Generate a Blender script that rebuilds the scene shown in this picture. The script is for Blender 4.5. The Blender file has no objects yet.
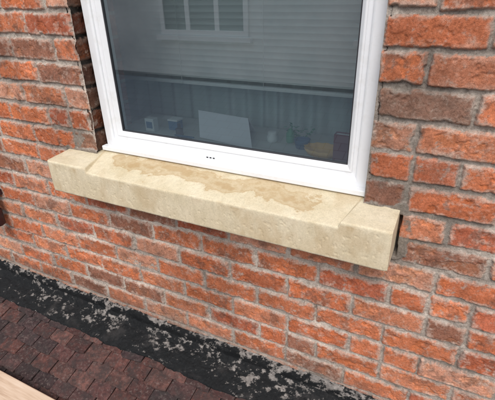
import bpy, bmesh, math, random
import numpy as np
from mathutils import Matrix, Vector
random.seed(7)
S=bpy.context.scene
# ------------------------------------------------------------------ helpers
def link(o,parent=None):
    S.collection.objects.link(o)
    if parent: o.parent=parent
    return o
def empty(name,parent=None):
    o=bpy.data.objects.new(name,None); return link(o,parent)
def newmat(name,col=(.5,.5,.5),rough=.6,spec=.3,metal=0):
    m=bpy.data.materials.new(name); m.use_nodes=True
    b=m.node_tree.nodes['Principled BSDF']
    b.inputs['Base Color'].default_value=(*col,1); b.inputs['Roughness'].default_value=rough
    b.inputs['Specular IOR Level'].default_value=spec; b.inputs['Metallic'].default_value=metal
    return m
def N(m,t,**k):
    n=m.node_tree.nodes.new(t)
    for a,v in k.items(): setattr(n,a,v)
    return n
def L(m,a,b): m.node_tree.links.new(a,b)
def bsdf(m): return m.node_tree.nodes['Principled BSDF']
def objcoord(m,scale=(1,1,1)):
    t=N(m,'ShaderNodeTexCoord'); mp=N(m,'ShaderNodeMapping'); mp.inputs['Scale'].default_value=scale
    L(m,t.outputs['Object'],mp.inputs['Vector']); return mp.outputs['Vector']
def noise(m,vec,scale,detail=4,rough=.6):
    n=N(m,'ShaderNodeTexNoise'); n.inputs['Scale'].default_value=scale
    n.inputs['Detail'].default_value=detail; n.inputs['Roughness'].default_value=rough
    L(m,vec,n.inputs['Vector']); return n.outputs['Fac']
def ramp(m,fac,stops):
    r=N(m,'ShaderNodeValToRGB'); e=r.color_ramp.elements
    while len(e)<len(stops): e.new(.5)
    for i,(p,c) in enumerate(stops):
        e[i].position=p; e[i].color=(*c,1) if len(c)==3 else c
    L(m,fac,r.inputs['Fac']); return r.outputs['Color']
def mix(m,fac,a,b,mode='MIX'):
    n=N(m,'ShaderNodeMix'); n.data_type='RGBA'; n.blend_type=mode
    for s,v in ((n.inputs[0],fac),(n.inputs[6],a),(n.inputs[7],b)):
        if isinstance(v,(int,float)): s.default_value=v
        elif isinstance(v,tuple): s.default_value=(*v,1)
        else: L(m,v,s)
    return n.outputs[2]
def bump(m,h,strength=.5,dist=.002,prev=None):
    b=N(m,'ShaderNodeBump'); b.inputs['Strength'].default_value=strength; b.inputs['Distance'].default_value=dist
    L(m,h,b.inputs['Height'])
    if prev is not None: L(m,prev,b.inputs['Normal'])
    return b.outputs['Normal']
def box(name,x0,x1,y0,y1,z0,z1,mat,parent=None,bev=0,seg=2):
    bm=bmesh.new(); bmesh.ops.create_cube(bm,size=1)
    for v in bm.verts:
        v.co=Vector(((x0+x1)/2+v.co.x*(x1-x0),(y0+y1)/2+v.co.y*(y1-y0),(z0+z1)/2+v.co.z*(z1-z0)))
    if bev: bmesh.ops.bevel(bm,geom=bm.edges[:],offset=bev,segments=seg,affect='EDGES',profile=.5)
    me=bpy.data.meshes.new(name); bm.to_mesh(me); bm.free(); me.materials.append(mat)
    return link(bpy.data.objects.new(name,me),parent)
def grid_mesh(name,co,nu,nv,mat,parent=None,cols=None,keep=None,flip=False,smooth=True,extra_faces=None):
    """co: (nu*nv,3), index = j*nu+i"""
    i,j=np.meshgrid(np.arange(nu-1),np.arange(nv-1)); a=(j*nu+i).ravel()
    q=np.stack([a,a+1,a+1+nu,a+nu],1)
    if flip: q=q[:,::-1]
    if keep is not None: q=q[keep.ravel()]
    me=bpy.data.meshes.new(name)
    me.vertices.add(len(co)); me.vertices.foreach_set('co',co.astype(np.float32).ravel())
    me.loops.add(q.size); me.loops.foreach_set('vertex_index',q.astype(np.int32).ravel())
    me.polygons.add(len(q)); me.polygons.foreach_set('loop_start',np.arange(0,q.size,4,dtype=np.int32))
    me.polygons.foreach_set('loop_total',np.full(len(q),4,dtype=np.int32))
    me.update(calc_edges=True)
    if smooth: me.polygons.foreach_set('use_smooth',np.ones(len(q),dtype=bool))
    if cols is not None:
        at=me.color_attributes.new('Col','FLOAT_COLOR','POINT')
        c4=np.ones((len(co),4),np.float32); c4[:,:3]=cols; at.data.foreach_set('color',c4.ravel())
    me.materials.append(mat)
    return link(bpy.data.objects.new(name,me),parent)
# numpy noise
def vnoise(x,y,s,seed):
    r=np.random.RandomState(seed).rand(256,256)
    x=x/s+seed*3.7+1000; y=y/s+seed*1.3+1000
    xi=np.floor(x).astype(int); yi=np.floor(y).astype(int); fx=x-xi; fy=y-yi
    fx=fx*fx*(3-2*fx); fy=fy*fy*(3-2*fy)
    g=lambda a,b:r[a%256,b%256]
    return (g(xi,yi)*(1-fx)*(1-fy)+g(xi+1,yi)*fx*(1-fy)+g(xi,yi+1)*(1-fx)*fy+g(xi+1,yi+1)*fx*fy)*2-1
def fbm(x,y,s,seed,o=4,g=.55):
    a=1;t=0;n=0
    for k in range(o):
        t=t+a*vnoise(x,y,s/2**k,seed+k*11); n+=a; a*=g
    return t/n
def ss(a,b,x):
    t=np.clip((x-a)/(b-a),0,1); return t*t*(3-2*t)
def hsh(a,b,c):
    v=np.sin(a*127.1+b*311.7+c*74.7)*43758.5453; return v-np.floor(v)
def lerp(a,b,t): return a*(1-t)+b*t

# ------------------------------------------------------------------ brick field
CP=.086; BL=.232; ZT=-.064
XR=-.18; XL=-1.215
SX0,SX1,SZ0,SZ1=-1.365,-.0765,-.712,-.577
pal=np.array([[.53,.175,.085],[.48,.15,.072],[.55,.21,.115],[.42,.125,.068],[.54,.26,.17],[.29,.13,.085]])
def bricks(u,z,clip,seed,x,zz,front=True):
    wu=fbm(x,zz,.05,seed+1,3)*.003; wz=fbm(x,zz,.11,seed+2,4)*.004
    u=u+wu; z=z+wz
    k=np.floor((ZT-z)/CP); par=np.mod(k,2)
    base=par*(BL/2-.004)+(hsh(k,3,seed)-.5)*.018*(~clip)
    n=np.floor((u-base)/BL)
    left=base+n*BL; right=left+BL
    split=(hsh(k,n,seed+5)<.10)
    mid=(left+right)/2; sub=(split&(u>mid)).astype(float)
    right=np.where(split&(u<=mid),mid,right); left=np.where(split&(u>mid),mid,left)
    left=np.where(clip,np.maximum(left,-.006),left)
    id2=n*2+sub+.37
    cx=(left+right)/2; hx=(right-left)/2-.0040-hsh(k,id2,1)*.0026
    cz=ZT-(k+.5)*CP+(hsh(k,id2,2)-.5)*.004; hz=CP/2-.0046-hsh(k,id2,3)*.0036
    px=u-cx; pz=z-cz
    a=(hsh(k,id2,4)-.5)*.018; pz=pz+a*px
    r=.004
    qx=np.abs(px)-hx+r; qz=np.abs(pz)-hz+r
    sd=np.hypot(np.maximum(qx,0),np.maximum(qz,0))+np.minimum(np.maximum(qx,qz),0)-r
    sd=sd+fbm(x,zz,.016,seed+7,4,.65)*.0036+np.maximum(fbm(x,zz,.05,seed+9,3)-.28,0)*.018
    off=(hsh(k,id2,6)-.5)*.006
    tilt=(hsh(k,id2,7)-.5)*.03*px+(hsh(k,id2,8)-.5)*.06*pz
    rough=fbm(x,zz,.010,seed+13,4,.75)*.0015+fbm(x,zz,.05,seed+15,3)*.0014
    spall=ss(.14,.24,fbm(x,zz,.04,seed+17,5,.6)+.25*(hsh(k,id2,9)-.6))*.0028
    bh=off+tilt+rough-spall
    bh=bh-ss(-.004,.003,sd)*.008-ss(-.0,.003,sd)*.02
    fill=fbm(x,zz,.13,seed+21,3)
    mh=-.0078+.0050*fill+fbm(x,zz,.010,seed+23,4,.7)*.0020+fbm(x,zz,.03,seed+25,2)*.0016
    hc=hsh(k,id2,10); ci=np.clip((hc**1.35*6).astype(int),0,5)
    bc=pal[ci]*(.86+.26*hsh(k,id2,11))[...,None]
    var=fbm(x,zz,.03,seed+31,4,.65)
    bc=bc*(1+.42*var)[...,None]
    exp=ss(.0006,.002,spall)
    bc=lerp(bc,bc*np.array([1.10,1.04,.92]),exp[...,None])
    soot=ss(.05,.4,fbm(x,zz,.045,seed+33,5,.65)+.35*(hsh(k,id2,12)-.6))
    bc=lerp(bc,np.array([.17,.095,.07]),(soot*.6)[...,None])
    haze=ss(-.05,.5,fbm(x,zz,.020,seed+35,5,.78)+.5*ss(-.02,.0,sd)*1.0-.14)*.60
    bc=lerp(bc,np.array([.54,.41,.335]),haze[...,None])
    mv=fbm(x,zz,.02,seed+41,4,.7); mlow=fbm(x,zz,.22,seed+43,4)
    mc=lerp(np.array([.58,.505,.435]),np.array([.24,.205,.175]),np.clip(.36+.75*mlow+.6*mv,0,1)[...,None])
    return k,n,px,bh,mh,bc,mc,sd
def wallfield(X,Z):
    above=Z>-.583
    leftside=(X<(XL+XR)/2)&above
    u=np.where(leftside,-(X-XL),X-XR)
    k,n,px,bh,mh,bc,mc,sd=bricks(u,Z,above,3,X,Z)
    def tint(mask,c,f): 
        nonlocal bc
        bc=np.where(mask[...,None],lerp(bc,bc*.35+np.array(c)*.65,f),bc)
    R=(~leftside)&above
    tint(R&(k==5)&(u<.11),(.10,.05,.04),1.1)
    tint(R&(k==2)&(u<.225),(.25,.16,.12),.9)
    tint(R&(k==1)&(u<.34)&(u>.1),(.47,.17,.09),.9)
    tint(R&(k==0)&(u<.225),(.50,.17,.08),.8)
    tint(R&(k==4)&(u<.225),(.50,.16,.08),.8)
    tint(leftside&(k==5)&(u<.11),(.13,.075,.05),1.0)
    nz=fbm(X,Z,.04,77,4,.6)
    dx=np.maximum(np.maximum(SX0-X,X-SX1),0); dz=np.maximum(np.maximum(SZ0-Z,Z-SZ1),0)
    d=np.hypot(dx,dz)
    wdt=.008+.016*nz+.030*ss(-.46,-.15,X)*ss(-.60,-.7,Z)+.020*ss(-.12,-.05,X)*ss(-.69,-.64,Z)+.012*ss(-1.3,-1.37,X)
    g=ss(.004,-.004,d-wdt)
    joint=ss(.26,.0,d+.08*nz)*ss(-.15,.2,fbm(X,Z,.16,81,3)+.15)
    topr=ss(-.3,-.1,X)*ss(.0,.35,fbm(X,Z,.14,83,3)+.05)
    mc=lerp(mc,np.array([.19,.165,.14])*(1+.35*fbm(X,Z,.015,85,3))[...,None],np.clip(joint*.75+topr*.55,0,.85)[...,None])
    mh=mh+.003*joint
    mh=np.where(g>.01,np.maximum(mh,lerp(mh,.002+.002*nz,g)),mh)
    mc=lerp(mc,np.array([.21,.18,.15])*(1+.4*fbm(X,Z,.02,87,4,.7))[...,None],(g*.85)[...,None])
    gap=ss(.003,.0,np.maximum(X-(SX1+.007+.005*nz),SX1-.02-X))*ss(-.735,-.715,Z)*ss(-.588,-.60,Z)
    h=np.maximum(bh,mh)
    m=ss(-.0006,.0008,mh-bh)
    sm=ss(.12,.42,fbm(X,Z,.024,91,5,.72)+.6*ss(-.010,0,sd)-.22+.14*fbm(X,Z,.3,92,2))*.66
    m2=np.clip(np.maximum(m,sm),0,1)
    col=lerp(bc,mc,m2[...,None])
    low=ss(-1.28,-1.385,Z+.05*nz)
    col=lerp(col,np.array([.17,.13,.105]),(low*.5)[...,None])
    dirt=ss(.0,.6,fbm(X,Z,.3,95,5,.6))*.30
    col=col*(1-dirt)[...,None]
    h=h-gap*.03; col=lerp(col,np.array([.05,.04,.035]),(gap*.9)[...,None])
    return h,col
mw=newmat('old_brickwork',rough=.92,spec=.15)
att=N(mw,'ShaderNodeAttribute'); att.attribute_name='Col'
v=objcoord(mw)
f1=noise(mw,v,160,5,.7); f2=noise(mw,v,620,3,.6); f3=noise(mw,v,38,4,.7)
c=mix(mw,1.0,att.outputs['Color'],ramp(mw,f1,[(.25,(.58,.56,.54)),(.5,(1,1,1)),(.75,(1.3,1.32,1.36))]),'MULTIPLY')
c=mix(mw,1.0,c,ramp(mw,f2,[(.3,(.74,.74,.74)),(.7,(1.26,1.26,1.26))]),'MULTIPLY')
c=mix(mw,ramp(mw,f3,[(.58,(0,0,0)),(.72,(.45,.45,.45))]),c,(.50,.41,.34))
c=mix(mw,ramp(mw,noise(mw,v,95,5,.75),[(.28,(.55,.55,.55)),(.40,(0,0,0))]),c,(.13,.085,.07))
L(mw,c,bsdf(mw).inputs['Base Color'])
L(mw,bump(mw,f2,.5,.0014,bump(mw,f1,.8,.003)),bsdf(mw).inputs['Normal'])

house=empty('brick_house')
st=.0026
xs=np.arange(-2.45,.55,st); zs=np.arange(-1.44,.16,st)
X,Z=np.meshgrid(xs,zs)
h,col=wallfield(X,Z)
co=np.stack([X,-h,Z],-1).reshape(-1,3)
cxm=(X[:-1,:-1]+st/2); czm=(Z[:-1,:-1]+st/2)
keep=~((cxm>XL)&(cxm<XR)&(czm>-.60))
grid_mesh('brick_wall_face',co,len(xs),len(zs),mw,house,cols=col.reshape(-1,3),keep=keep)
def reveal(name,xedge,sgn):
    ys=np.arange(.004,.16,.003); zz=np.arange(-.60,.16,.003)
    Y,ZZ=np.meshgrid(ys,zz)
    k,n,px,bh,mh,bc,mc,sd=bricks(Y+.0,ZZ,np.ones_like(Y,bool),9,Y+5,ZZ)
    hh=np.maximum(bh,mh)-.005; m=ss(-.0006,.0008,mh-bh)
    cc=lerp(bc*.8,mc*.3,m[...,None])*.30  # brick and mortar colours darkened to paint in the recess shade beside the frame
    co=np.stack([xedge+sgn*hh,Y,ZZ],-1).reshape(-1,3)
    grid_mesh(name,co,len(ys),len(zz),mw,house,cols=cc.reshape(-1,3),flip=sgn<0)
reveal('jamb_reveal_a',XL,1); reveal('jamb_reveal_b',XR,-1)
mw2=newmat('brickwork_far',rough=.9,spec=.15)
vv=objcoord(mw2); sx=N(mw2,'ShaderNodeSeparateXYZ'); L(mw2,vv,sx.inputs[0]); cb=N(mw2,'ShaderNodeCombineXYZ')
L(mw2,sx.outputs['X'],cb.inputs['X']); L(mw2,sx.outputs['Z'],cb.inputs['Y'])
bt=N(mw2,'ShaderNodeTexBrick'); L(mw2,cb.outputs[0],bt.inputs['Vector'])
bt.inputs['Scale'].default_value=1; bt.inputs['Brick Width'].default_value=.232; bt.inputs['Row Height'].default_value=.086
bt.inputs['Mortar Size'].default_value=.007; bt.inputs['Color1'].default_value=(.44,.13,.06,1); bt.inputs['Color2'].default_value=(.3,.09,.055,1)
bt.inputs['Mortar'].default_value=(.36,.3,.24,1)
cc=mix(mw2,1.0,bt.outputs['Color'],ramp(mw2,noise(mw2,vv,30,6,.7),[(.3,(.6,.6,.6)),(.7,(1.3,1.3,1.3))]),'MULTIPLY')
L(mw2,cc,bsdf(mw2).inputs['Base Color'])
box('wall_left',-6,-2.452,.002,.25,-5,2.6,mw2,house)
box('wall_right',.552,5,.002,.25,-5,2.6,mw2,house)
box('wall_below',-2.452,.552,.045,.25,-5,-.62,mw2,house)
box('wall_pier_left',-2.452,XL-.03,.045,.25,-.62,.158,mw2,house)
box('wall_pier_right',XR+.03,.552,.045,.25,-.62,.158,mw2,house)
box('wall_upper_left',-2.452,XL,.002,.25,.158,2.6,mw2,house)
box('wall_upper_right',XR,.552,.002,.25,.158,2.6,mw2,house)
box('wall_over_window',XL,XR,.002,.25,.80,2.6,mw2,house)

# ------------------------------------------------------------------ stone sill
ms=newmat('sandstone',rough=.85,spec=.2)
v=objcoord(ms); n1=noise(ms,v,9,5,.6); n2=noise(ms,v,220,5,.75); n3=noise(ms,objcoord(ms,(1,1,.25)),60,4,.6)
base=ramp(ms,n1,[(.3,(.60,.515,.355)),(.55,(.675,.59,.43)),(.75,(.72,.64,.485))])
base=mix(ms,1.0,base,ramp(ms,n2,[(.3,(.82,.81,.79)),(.55,(1,1,1)),(.8,(1.08,1.08,1.08))]),'MULTIPLY')
base=mix(ms,1.0,base,ramp(ms,n3,[(.3,(.92,.92,.91)),(.6,(1.03,1.03,1.03))]),'MULTIPLY')
att=N(ms,'ShaderNodeAttribute'); att.attribute_name='Col'
base=mix(ms,att.outputs['Color'],base,(.37,.225,.085))
L(ms,base,bsdf(ms).inputs['Base Color'])
L(ms,bump(ms,n2,.35,.0010),bsdf(ms).inputs['Normal'])
nx=760; xs_=np.linspace(SX0,SX1,nx)
zmb,zmf,zst,zsf=-.568,-.602,-.572,-.584
yb,yf=.10,-.12
ny=90; tops=np.linspace(0,1,ny)
rows=[];stain=[]
def addrow(y,z,s=None):
    rows.append((y,z)); stain.append(np.zeros(nx) if s is None else s)
for t in tops:
    y=yb+(yf+.006-yb)*t
    tt=np.clip((.05-y)/(.05-yf),0,1)
    inR=XR-.004-.035*tt; inL=XL+.006+.045*tt
    wR=ss(-.004,.004,xs_-inR); wL=ss(-.004,.004,inL-xs_)
    w=np.maximum(wR,wL)
    zm=zmb+(zmf-zmb)*tt; zs_=zst+(zsf-zst)*tt
    z=lerp(zm,zs_,w)+fbm(xs_,xs_*0+y,.09,5,4)*.0010+fbm(xs_,xs_*0+y,.012,6,3)*.0002
    band=np.exp(-((tt-(.36+.35*fbm(xs_,xs_*0,.22,8,4)))/.26)**2)
    wet=fbm(xs_,xs_*0+y*1.5,.075,9,6,.62)
    f=(band*.62+.66*wet+.05)*(ss(-1.22,-1.05,xs_)*ss(-.20,-.36,xs_))
    s=ss(.24,.48,f)*.26+ss(.42,.45,f)*.34*(1-ss(.45,.65,f)*.6)+.30*ss(.60,.85,f)
    s=s*(1-w)
    s=np.maximum(s,.30*ss(.0,.5,fbm(xs_,xs_*0+y,.07,19,5)+.15)*(1-w)*ss(.9,.2,tt))
    s=np.maximum(s,.12*ss(.0,.4,fbm(xs_,xs_*0+y,.05,29,5)))
    s=s+.30*ss(.006,0,np.minimum(abs(xs_-inR),abs(xs_-inL)))+.25*ss(.04,.0,tt)*(1-w)
    addrow(np.full(nx,y),z,s)
zt=rows[-1][1]
for a in (30,60,90):
    a=math.radians(a); addrow(np.full(nx,yf+.006-.006*math.sin(a))+fbm(xs_,xs_*0,.02,10,4)*.0010,zt-.006*(1-math.cos(a)),.2*ss(0,.5,fbm(xs_,xs_*0,.04,39,4)))
for t in np.linspace(.05,.95,40):
    z=lerp(zt-.006,np.full(nx,SZ0+.005),t)
    s=.26*ss(.0,.45,fbm(xs_,z*.6,.10,12,5,.65))+.26*ss(.35,.0,t)*ss(0,.5,fbm(xs_,z*.3,.035,13,4))+.12*t
    addrow(yf+fbm(xs_,z,.05,11,3)*.0006+ss(.36,.5,fbm(xs_,z,.012,15,3))*.0010,z,s)
for a in (0,45,90):
    a=math.radians(a); addrow(np.full(nx,yf+.006*(1-math.cos(a)))+fbm(xs_,xs_*0,.02,14,4)*.0014,np.full(nx,SZ0+.006-.006*math.sin(a)))
addrow(np.full(nx,yb),np.full(nx,SZ0)); addrow(rows[0][0],rows[0][1])
Yr=np.array([r[0] for r in rows]); Zr=np.array([r[1] for r in rows]); Xr=np.tile(xs_,(len(rows),1))
e=ss(.008,0,np.minimum(Xr-SX0,SX1-Xr))
Yr=np.where((Yr<-.08),Yr+e*.004,Yr); 
co=np.stack([Xr,Yr,Zr],-1).reshape(-1,3)
sc=np.repeat(np.array(stain).reshape(-1,1),3,1)
sill=grid_mesh('stone_window_sill',co,nx,len(rows),ms,None,cols=sc)
bm=bmesh.new(); bm.from_mesh(sill.data)
bmesh.ops.remove_doubles(bm,verts=bm.verts[:],dist=.00005)
bmesh.ops.holes_fill(bm,edges=[e for e in bm.edges if e.is_boundary],sides=0)
bmesh.ops.recalc_face_normals(bm,faces=bm.faces[:])
for f in bm.faces:
    if len(f.verts)>4: f.smooth=False
bm.to_mesh(sill.data); bm.free()

# ------------------------------------------------------------------ window
win=empty('window')
mp=newmat('white_upvc',(.78,.79,.81),.28,.5)
vv=objcoord(mp); c=mix(mp,ramp(mp,noise(mp,vv,25,5,.7),[(.52,(0,0,0)),(.78,(.4,.4,.4))]),(.78,.79,.81),(.58,.56,.51)); L(mp,c,bsdf(mp).inputs['Base Color'])
def ring(name,x0,x1,z0,z1,prof,mat,parent):
    bm=bmesh.new(); loops=[]
    for ins,y in prof:
        loops.append([bm.verts.new((x,y,z)) for x,z in ((x0+ins,z0+ins),(x1-ins,z0+ins),(x1-ins,z1-ins),(x0+ins,z1-ins))])
    for a,b in zip(loops,loops[1:]+loops[:1]):
        for i in range(4):
            bm.faces.new((a[i],a[(i+1)%4],b[(i+1)%4],b[i]))
    bmesh.ops.recalc_face_normals(bm,faces=bm.faces[:])
    me=bpy.data.meshes.new(name); bm.to_mesh(me); bm.free(); me.materials.append(mat)
    o=link(bpy.data.objects.new(name,me),parent)
    b=o.modifiers.new('b','BEVEL'); b.width=.002; b.segments=3; b.limit_method='ANGLE'; b.angle_limit=math.radians(25)
    return o
WX0,WX1,WZ0,WZ1=-1.204,-.184,-.564,.79
ring('outer_frame',WX0,WX1,WZ0,WZ1,[(0,.050),(.030,.050),(.036,.054),(.036,.062),(.050,.063),(.054,.068),(.054,.12),(0,.12)],mp,win)
ring('glazing_bead',WX0+.0505,WX1-.0505,WZ0+.0505,WZ1-.0505,[(0,.061),(.006,.0605),(.018,.074),(.018,.09),(0,.09)],mp,win)
mg_=newmat('rubber_gasket',(.03,.03,.035),.5)
ring('gasket',WX0+.0682,WX1-.0682,WZ0+.0682,WZ1-.0682,[(0,.0735),(.0035,.0745),(.0035,.088),(0,.088)],mg_,win)
box('frame_cill',WX0-.004,WX1+.003,.022,.0495,-.567,-.549,mp,win,.003,3)
msl=newmat('drain_slot',(.04,.04,.045),.6)
for i in range(3): box('drain_slot_%d'%(i+1),-.742+i*.013,-.735+i*.013,.0485,.0515,-.538,-.534,msl,win)
gl=bpy.data.materials.new('window_glass'); gl.use_nodes=True; nt=gl.node_tree; nt.nodes.remove(nt.nodes['Principled BSDF'])
tr=N(gl,'ShaderNodeBsdfTransparent'); tr.inputs[0].default_value=(.86,.96,.95,1)
gs=N(gl,'ShaderNodeBsdfGlossy'); gs.inputs['Roughness'].default_value=.0; gs.inputs[0].default_value=(.90,.98,1,1)
fr=N(gl,'ShaderNodeFresnel'); fr.inputs[0].default_value=1.5
mx=N(gl,'ShaderNodeMixShader'); 
ma=N(gl,'ShaderNodeMath',operation='MULTIPLY_ADD'); L(gl,fr.outputs[0],ma.inputs[0]); ma.inputs[1].default_value=1.5; ma.inputs[2].default_value=.30; ma.use_clamp=True
L(gl,ma.outputs[0],mx.inputs[0]); L(gl,tr.outputs[0],mx.inputs[1]); L(gl,gs.outputs[0],mx.inputs[2])
L(gl,mx.outputs[0],nt.nodes['Material Output'].inputs[0])
me=bpy.data.meshes.new('glass'); a,b_,c_,d_=WX0+.07,WX1-.07,WZ0+.07,WZ1-.07
me.from_pydata([(a,.080,c_),(b_,.080,c_),(b_,.080,d_),(a,.080,d_)],[],[(0,1,2,3)]); me.materials.append(gl)
link(bpy.data.objects.new('glass_pane',me),win)
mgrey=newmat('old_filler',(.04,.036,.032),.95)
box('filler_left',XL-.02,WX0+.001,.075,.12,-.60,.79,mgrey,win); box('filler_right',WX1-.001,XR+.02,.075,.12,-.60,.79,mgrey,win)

# ------------------------------------------------------------------ room
room=empty('room_interior')
mr=newmat('room_paint',(.62,.68,.68),.9); mfl=newmat('room_carpet',(.25,.24,.22),.95)
box('back_wall',-3,1.5,3.2,3.3,-1.6,1.2,mr,room); box('side_wall_a',-3.1,-3,.25,3.2,-1.6,1.2,mr,room); box('side_wall_b',1.5,1.6,.25,3.2,-1.6,1.2,mr,room)
box('floor',-3,1.5,.25,3.2,-1.7,-1.6,mfl,room); box('ceiling',-3.1,1.6,.25,3.3,1.2,1.3,mr,room)
mwb=newmat('window_board_paint',(.62,.68,.67),.5)
box('window_board',-1.26,-.14,.125,.42,-.555,-.53,mwb,room,.004)
nxx=420; cx_=np.linspace(-2.3,.3,nxx); cz_=np.linspace(.95,-1.5,12)
CX,CZ=np.meshgrid(cx_,cz_)
CY=.56+.016*np.sin(CX*70+1.5*np.sin(CX*9))+.008*np.sin(CX*31)
mcu=newmat('curtain_cloth',(.50,.60,.61),.95)
grid_mesh('curtain',np.stack([CX,CY,CZ],-1).reshape(-1,3),nxx,12,mcu,None)
# venetian blind
blind=empty('venetian_blind')
mc_=newmat('blind_slat_white',(.84,.87,.88),.5)
vs=[];fs=[]
z=.74
BX0,BX1=-1.75,-.10
while z>-.36:
    b=len(vs)
    for x in (BX0,BX1):
        for q in range(5):
            t=q/4-.5; ang=math.radians(70)
            vs.append((x,.44+t*.027*math.cos(ang)+.002*(1-4*t*t),z-t*.027*math.sin(ang)))
    for q in range(4): fs.append((b+q,b+q+1,b+5+q+1,b+5+q))
    z-=.0235
me=bpy.data.meshes.new('slats'); me.from_pydata(vs,[],fs); me.materials.append(mc_)
for p in me.polygons: p.use_smooth=True
link(bpy.data.objects.new('slats',me),blind)
box('bottom_rail',BX0,BX1,.430,.452,-.382,-.368,mc_,blind,.002); box('head_rail',BX0,BX1,.425,.46,.76,.79,mc_,blind,.002)
for i,x in enumerate((-1.5,-1.08,-.69,-.30)):
    box('ladder_cord_%d'%i,x,x+.002,.4215,.423,-.38,.77,mc_,blind)

def mesh_obj(name,verts,faces,mat,parent=None,smooth=False,bev=0):
    me=bpy.data.meshes.new(name); me.from_pydata(verts,[],faces); me.materials.append(mat)
    if smooth:
        for p in me.polygons: p.use_smooth=True
    o=link(bpy.data.objects.new(name,me),parent)
    if bev:
        b=o.modifiers.new('b','BEVEL'); b.width=bev; b.segments=2
    return o
def solid_quad(name,p,th,mat,parent=None):
    p=[Vector(q) for q in p]; n=(p[1]-p[0]).cross(p[3]-p[0]).normalized()*th
    vs=p+[q+n for q in p]
    return mesh_obj(name,vs,[(3,2,1,0),(4,5,6,7),(0,1,5,4),(1,2,6,5),(2,3,7,6),(3,0,4,7)],mat,parent)
mpaper=newmat('paper_white',(.84,.88,.96),.6)
lap=empty('folded_card')
solid_quad('front_leaf',[(-.865,.205,-.529),(-.618,.165,-.529),(-.680,.262,-.449),(-.915,.285,-.447)],.002,mpaper,lap)
solid_quad('back_leaf',[(-.86,.36,-.529),(-.690,.345,-.529),(-.682,.2645,-.449),(-.915,.2875,-.447)],.002,mpaper,lap)
mbx=newmat('carton_white',(.75,.80,.82),.5); mbl=newmat('label_blue',(.08,.20,.36),.5); mgn=newmat('green_plastic',(.07,.33,.20),.4)
mmar=newmat('maroon_cloth',(.17,.025,.04),.6); mor=newmat('shell_orange',(.85,.52,.17),.5); mdk=newmat('dark_plastic',(.03,.04,.05),.4)
cart=empty('small_carton')
box('carton_body',-1.12,-1.075,.19,.22,-.5295,-.475,mbx,cart,.002); box('carton_label',-1.112,-1.083,.1885,.1897,-.515,-.488,mbl,cart)
cart=empty('medicine_box')
box('box_body',-1.04,-.995,.24,.28,-.5295,-.492,mbl,cart,.002); box('box_lid',-1.042,-.993,.238,.282,-.4918,-.484,mbx,cart,.002)
def lathe(name,prof,cx,cy,cz,mat,parent=None,n=28,sy=1,rot=0):
    vs=[];fs=[]
    for r,z in prof:
        for i in range(n):
            a=2*math.pi*i/n; vs.append((cx+r*math.cos(a),cy+sy*r*math.sin(a),cz+z))
    for j in range(len(prof)-1):
        for i in range(n):
            fs.append((j*n+i,j*n+(i+1)%n,(j+1)*n+(i+1)%n,(j+1)*n+i))
    return mesh_obj(name,vs,fs,mat,parent,True)
vs=[];fs=[];prof=[(.0,.0),(.03,.0),(.052,.014),(.064,.034),(.061,.034),(.05,.018),(.028,.006),(0,.006)];n=64
for r,z in prof:
    for i in range(n):
        a=2*math.pi*i/n; k=1+.07*math.cos(12*a)*(r/.064); vs.append((-.365+r*k*math.cos(a),.19+.75*r*k*math.sin(a),-.5295+z))
for j in range(len(prof)-1):
    for i in range(n): fs.append((j*n+i,j*n+(i+1)%n,(j+1)*n+(i+1)%n,(j+1)*n+i))
mesh_obj('scallop_dish',vs,fs,mor,None,True)
lathe('cream_jar',[(0,0),(.018,0),(.020,.004),(.020,.022),(.017,.025),(.018,.027),(.018,.036),(.015,.039),(0,.039)],-.585,.27,-.5295,mbx)
lathe('green_bottle',[(0,0),(.015,0),(.016,.004),(.016,.035),(.009,.043),(.007,.052),(.0,.053)],-.52,.29,-.5295,mgn)
lathe('blue_pot',[(0,0),(.022,0),(.028,.028),(.030,.032),(.025,.032),(.022,.008),(0,.008)],-.46,.25,-.5295,mbl)
lathe('perfume_bottle',[(0,0),(.014,0),(.015,.003),(.015,.03),(.006,.036),(.006,.05),(0,.051)],-.95,.19,-.5295,mdk)
rg=random.Random(5); vs=[];fs=[]
for i in range(60):
    cx=-.50+rg.uniform(-.05,.05); cy=.33+rg.uniform(-.03,.03); cz=-.529+rg.uniform(.004,.05)
    a=rg.uniform(0,6.28); l=rg.uniform(.010,.02); wv=l*.35; up=rg.uniform(-.3,.8)
    d=Vector((math.cos(a),math.sin(a),up)).normalized()*l; s_=Vector((-math.sin(a),math.cos(a),0))*wv; b=len(vs); p=Vector((cx,cy,cz))
    vs+= [p,p+d*.5+s_,p+d,p+d*.5-s_]; fs.append((b,b+1,b+2,b+3))
mesh_obj('trailing_plant',vs,fs,mgn)
bk=empty('maroon_book')
box('cover_front',-.318,-.245,.150,.153,-.5295,-.43,mmar,bk,.001); box('cover_back',-.318,-.245,.178,.181,-.5295,-.43,mmar,bk,.001)
box('spine',-.320,-.3175,.150,.181,-.5295,-.43,mmar,bk,.001); box('pages',-.317,-.249,.1535,.1775,-.527,-.434,mpaper,bk)
tray=empty('pen_tray'); box('tray_base',-.93,-.885,.15,.19,-.5295,-.524,mdk,tray,.001); box('pen',-.96,-.87,.166,.173,-.5235,-.517,mbl,tray,.002)

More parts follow.
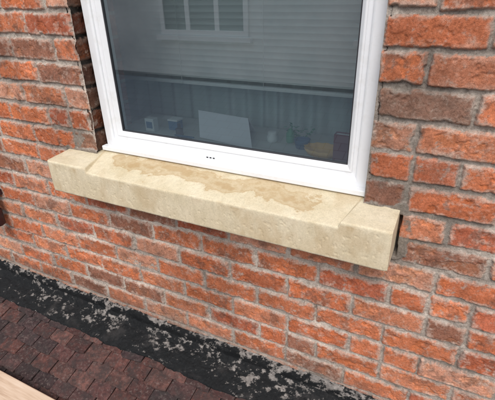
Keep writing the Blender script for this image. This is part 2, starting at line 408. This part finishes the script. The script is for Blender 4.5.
# ------------------------------------------------------------------ lean-to roof
roof=empty('lean_to_roof')
SL=math.radians(25); cs,sn=math.cos(SL),math.sin(SL)
def RP(x,s,n): return (x,-s*cs-n*sn, -1.44-s*sn+n*cs)
mt=newmat('clay_roof_tile',rough=.78,spec=.25)
att=N(mt,'ShaderNodeAttribute'); att.attribute_name='Col'; v=objcoord(mt)
t1=noise(mt,v,45,5,.7); t2=noise(mt,v,300,4,.7)
c=mix(mt,1.0,att.outputs['Color'],ramp(mt,t1,[(.3,(.4,.4,.44)),(.55,(1,1,1)),(.75,(1.6,1.5,1.5))]),'MULTIPLY')
c=mix(mt,ramp(mt,noise(mt,v,85,5,.75),[(.53,(0,0,0)),(.65,(.7,.7,.7))]),c,(.19,.155,.14))
c=mix(mt,ramp(mt,noise(mt,v,14,6,.75),[(.45,(0,0,0)),(.60,(.75,.75,.75))]),c,(.042,.035,.034))
L(mt,c,bsdf(mt).inputs['Base Color']); L(mt,bump(mt,t2,.8,.0018,bump(mt,t1,.7,.006)),bsdf(mt).inputs['Normal'])
vs=[];fs=[];cl=[]
rng=random.Random(4); G=.064; TW=.118
for r in range(26):
    s0=.100+r*G
    x=-3.4+(r%2)*TW/2
    while x<1.3:
        j=rng.uniform(-.004,.004); g=.003+rng.uniform(0,.004); th=.012+rng.uniform(0,.003); ls=rng.uniform(-.006,.004); lift=rng.uniform(0,.005)
        xa,xb=x+g/2+j*.3,x+TW-g/2+j*.3
        b=len(vs); sub=8
        c0=rng.choice([(.11,.05,.045),(.085,.045,.042),(.14,.06,.05),(.065,.040,.04),(.15,.072,.06)])
        k=rng.uniform(.65,1.1); c0=tuple(q*k for q in c0)
        sA,sB=s0-.02,s0+G+.006+ls
        ring_=[(sA,.001),(sB-.004,th+lift+.003),(sB,th+lift-.001),(sB,lift)]
        sk=rng.uniform(-.003,.003)
        for i in range(sub+1):
            t=i/sub; xx=xa+(xb-xa)*t; cam=-.0035*((2*t-1)**2); e=rng.uniform(-.003,.0022)+sk*(t-.5)*2
            ed=-.004 if i in(0,sub) else 0
            for q,(s,n) in enumerate(ring_):
                vs.append(RP(xx,s+(e+ed if q>0 else 0),n+cam+.004)); cl.append(c0)
        for i in range(sub):
            for q in range(3):
                p=b+i*4+q; fs.append((p,p+1,p+5,p+4))
        fs.append((b,b+1,b+2,b+3)); p=b+sub*4; fs.append((p+3,p+2,p+1,p))
        x+=TW
me=bpy.data.meshes.new('roof_tiles'); me.from_pydata(vs,[],fs); me.materials.append(mt)
at=me.color_attributes.new('Col','FLOAT_COLOR','POINT'); at.data.foreach_set('color',np.array([(*c,1) for c in cl],np.float32).ravel())
o=link(bpy.data.objects.new('roof_tiles',me),roof)
mu=newmat('roof_felt',(.03,.03,.03),.9)
mesh_obj('roof_deck',[RP(-3.4,-.02,-.004),RP(1.3,-.02,-.004),RP(1.3,1.76,-.004),RP(-3.4,1.76,-.004)],[(0,1,2,3)],mu,roof)
ev=RP(0,1.75,0)
box('lean_to_wall',-3.35,1.25,ev[1]+.08,ev[1]+.2,-5,ev[2]-.02,mw2,roof)
mgut=newmat('black_gutter',(.02,.02,.022),.4)
box('gutter',-3.4,1.3,ev[1]-.09,ev[1]-.0,ev[2]-.09,ev[2]-.03,mgut,roof,.01)
# bitumen flashing
def sp(s,n): q=RP(0,s,n); return (q[1],q[2])
pts=np.array([(.004,-1.366),(-.010,-1.372),(-.017,-1.388),(-.020,-1.408),sp(.035,.022),sp(.06,.024),sp(.10,.024),sp(.136,.023),sp(.144,.017),sp(.145,.0)])
seg=np.r_[0,np.cumsum(np.hypot(*np.diff(pts,axis=0).T))]
npf=80; tt=np.linspace(0,seg[-1],npf); py=np.interp(tt,seg,pts[:,0]); pz=np.interp(tt,seg,pts[:,1])
fx=np.arange(-3.3,1.2,.003); FX,T=np.meshgrid(fx,tt); FY=np.repeat(py[:,None],len(fx),1); FZ=np.repeat(pz[:,None],len(fx),1)
w=T/seg[-1]
edge=fbm(FX,FX*0,.10,51,4)
FZ=FZ+ss(.25,0,w)*edge*.012 
wob=fbm(FX,FX*0,.10,52,5)*.022
FY=FY-ss(.5,1,w)*wob*cs; FZ=FZ-ss(.5,1,w)*wob*sn
d=fbm(FX,T,.05,53,5,.6)*.0065+fbm(FX,T,.012,54,4,.7)*.0022+fbm(FX,T,.2,56,2)*.003
FY=FY-d*.5*ss(0,.08,w); FZ=FZ+d*.8*ss(0,.08,w)
fl=fbm(FX*.7,T,.020,57,6,.75)
topc=ss(.26,.02,w+.12*fbm(FX,T,.06,58,4))
midc=ss(-2.1,-1.4,FX)*ss(.15,.3,w)*ss(.8,.55,w)
fc=ss(.08,.24,fl+.34*topc-.19+.15*midc+.30*fbm(FX,T,.16,59,4))
blk=np.array([.008,.009,.010])*(1+.5*fl)[...,None]
grey=np.array([.28,.255,.235])*(1+.8*fbm(FX,T,.01,60,3))[...,None]
fcol=lerp(blk,grey,(fc*.8)[...,None])
dust=ss(.1,.6,fbm(FX,T,.07,61,5,.65))*.25*ss(.1,.5,w)
fcol=lerp(fcol,np.array([.09,.08,.076]),dust[...,None])
mf=newmat('bitumen_flashing',rough=.6,spec=.25)
att=N(mf,'ShaderNodeAttribute'); att.attribute_name='Col'; v=objcoord(mf)
q1=noise(mf,v,260,4,.7); q2=noise(mf,v,70,5,.75)
c=mix(mf,ramp(mf,q2,[(.64,(0,0,0)),(.72,(.3,.3,.3))]),att.outputs['Color'],(.26,.24,.22))
L(mf,c,bsdf(mf).inputs['Base Color'])
L(mf,ramp(mf,q2,[(.3,(.4,.4,.4)),(.7,(.85,.85,.85))]),bsdf(mf).inputs['Roughness'])
L(mf,bump(mf,q1,.7,.0018,bump(mf,q2,.8,.006)),bsdf(mf).inputs['Normal'])
grid_mesh('bitumen_flashing',np.stack([FX,FY,FZ],-1).reshape(-1,3),len(fx),npf,mf,roof,cols=fcol.reshape(-1,3),flip=True)

# wooden board on the roof
mb=newmat('sawn_timber',rough=.8,spec=.2)
v=objcoord(mb,(1,14,14)); b1=noise(mb,v,6,6,.6); v2=objcoord(mb)
c=ramp(mb,b1,[(.3,(.42,.29,.20)),(.5,(.56,.42,.31)),(.7,(.62,.49,.38))])
vo=N(mb,'ShaderNodeTexVoronoi'); vo.inputs['Scale'].default_value=3.2; L(mb,v2,vo.inputs['Vector'])
c=mix(mb,ramp(mb,vo.outputs['Distance'],[(.03,(.8,.8,.8)),(.07,(0,0,0))]),c,(.14,.08,.05))
L(mb,c,bsdf(mb).inputs['Base Color']); L(mb,bump(mb,b1,.4,.002),bsdf(mb).inputs['Normal'])
bo=box('wooden_board',-1.9,1.9,-.1125,.1125,-.017,.017,mb,None,.003)
px_=RP(-1.3,.425+.1125+.014,.044)
bo.matrix_world=Matrix.Translation(px_)@Matrix.Rotation(SL,4,'X')

# waste pipe
dp=empty('drainpipe'); mpp=newmat('maroon_cast_iron',(.045,.018,.02),.4,.5)
def cyl(name,cx,cy,z0,z1,r,mat,parent,n=32,bev=.003):
    return lathe(name,[(0,0),(r-bev,0),(r,bev),(r,z1-z0-bev),(r-bev,z1-z0),(0,z1-z0)],cx,cy,z0,mat,parent,n)
cyl('pipe',-1.962,-.055,-1.04,2.4,.032,mpp,dp); cyl('socket',-1.962,-.055,-1.05,-.97,.040,mpp,dp)
cyl('socket_upper',-1.962,-.055,.5,.6,.040,mpp,dp)
box('bracket',-2.03,-1.93,-.02,.004,-.90,-.87,mpp,dp,.003)

# ------------------------------------------------------------------ surroundings
mgd=newmat('ground_paving',rough=.9); v=objcoord(mgd)
L(mgd,ramp(mgd,noise(mgd,v,1.5,6,.6),[(.3,(.16,.155,.145)),(.7,(.26,.25,.23))]),bsdf(mgd).inputs['Base Color'])
mesh_obj('ground',[(-400,-400,-5),(400,-400,-5),(400,400,-5),(-400,400,-5)],[(0,1,2,3)],mgd)
nb_=empty('neighbouring_house')
mren=newmat('white_render',rough=.9); v=objcoord(mren); L(mren,ramp(mren,noise(mren,v,1.2,6,.65),[(.3,(.52,.56,.58)),(.7,(.80,.82,.82))]),bsdf(mren).inputs['Base Color'])
msla=newmat('slate',rough=.5); v=objcoord(msla)
bt=N(msla,'ShaderNodeTexBrick'); L(msla,v,bt.inputs['Vector']); bt.inputs['Scale'].default_value=1; bt.inputs['Brick Width'].default_value=.3; bt.inputs['Row Height'].default_value=.22
bt.inputs['Mortar Size'].default_value=.006; bt.inputs['Color1'].default_value=(.30,.34,.38,1); bt.inputs['Color2'].default_value=(.34,.38,.42,1); bt.inputs['Mortar'].default_value=(.20,.22,.24,1)
L(msla,bt.outputs['Color'],bsdf(msla).inputs['Base Color'])
NY=-8.1
box('front_wall',-18,4,NY-5,NY,-5,.9,mren,nb_)
mesh_obj('main_roof',[(-18.3,NY+.3,.8),(4.3,NY+.3,.8),(4.3,NY-2.5,2.3),(-18.3,NY-2.5,2.3),(-18.3,NY-5.3,.8),(4.3,NY-5.3,.8)],[(0,1,2,3),(3,2,5,4)],msla,nb_)
mdg=newmat('dark_glass',(.16,.19,.21),.05,.6)
def nwin(x0,x1,z0,z1,i):
    ring('window_frame_%d'%i,x0,x1,z0,z1,[(0,NY+.05),(.12,NY+.05),(.12,NY+.01),(0,NY+.01)],mp,nb_)
    box('window_glass_%d'%i,x0+.05,x1-.05,NY+.002,NY+.012,z0+.05,z1-.05,mdg,nb_)
    for q in (1/3,2/3):
        xm=x0+(x1-x0)*q; box('window_mullion_%d_%d'%(i,q*3),xm-.06,xm+.06,NY+.013,NY+.051,z0+.1,z1-.1,mp,nb_)
    box('window_sill_%d'%i,x0-.1,x1+.1,NY+.001,NY+.15,z0-.12,z0-.003,mp,nb_)
nwin(-7.1,-4.6,-1.1,.2,1); nwin(-13,-10.6,-1.1,.2,2); nwin(-2,.4,-1.1,.2,3)
mesh_obj('lean_to_slates',[(-18,NY+.004,-2.2),(4,NY+.004,-2.2),(4,NY+2.6,-3.1),(-18,NY+2.6,-3.1)],[(0,1,2,3)],msla,nb_)
box('lean_to_front',-17.9,3.9,NY+2.2,NY+2.4,-5,-3.1,mw2,nb_)
box('lead_capping',-18,4,NY+.003,NY+.05,-2.25,-2.1,newmat('lead',(.25,.27,.29),.5),nb_)

# ------------------------------------------------------------------ light
W=bpy.data.worlds.new('World'); S.world=W; W.use_nodes=True; nt=W.node_tree
sky=nt.nodes.new('ShaderNodeTexSky'); sky.sky_type='NISHITA'; sky.sun_disc=False
EL,AZ=math.radians(50),math.radians(164)
sky.sun_elevation=EL; sky.sun_rotation=AZ; sky.air_density=1.2; sky.dust_density=3
hs=nt.nodes.new('ShaderNodeHueSaturation'); hs.inputs['Saturation'].default_value=.4; hs.inputs['Value'].default_value=1.3
nt.links.new(sky.outputs[0],hs.inputs['Color']); nt.links.new(hs.outputs[0],nt.nodes['Background'].inputs[0])
nt.nodes['Background'].inputs[1].default_value=.15
sd=bpy.data.lights.new('sun','SUN'); sd.energy=1.4; sd.angle=math.radians(28); sd.color=(1,.97,.93)
so=link(bpy.data.objects.new('sun',sd))
dirv=Vector((math.sin(AZ)*math.cos(EL),math.cos(AZ)*math.cos(EL),math.sin(EL)))
so.rotation_euler=(-dirv).to_track_quat('-Z','Y').to_euler(); so.location=dirv*20
# ------------------------------------------------------------------ camera
cam=bpy.data.cameras.new('camera'); cam.sensor_width=36; cam.lens=30.04; cam.clip_start=.02; cam.clip_end=2000
co_=link(bpy.data.objects.new('camera',cam))
xc=Vector((.897,-.185,.402)); zc=Vector((-.0247,.886,.463)); xc.normalize(); zc=(zc-xc*zc.dot(xc)).normalized(); yc=zc.cross(xc)
R=Matrix((xc,yc,zc)).to_4x4()
co_.matrix_world=Matrix.Translation((0,-1.1,0))@R
S.camera=co_
S.view_settings.view_transform='Standard'; S.view_settings.look='None'; S.view_settings.exposure=0
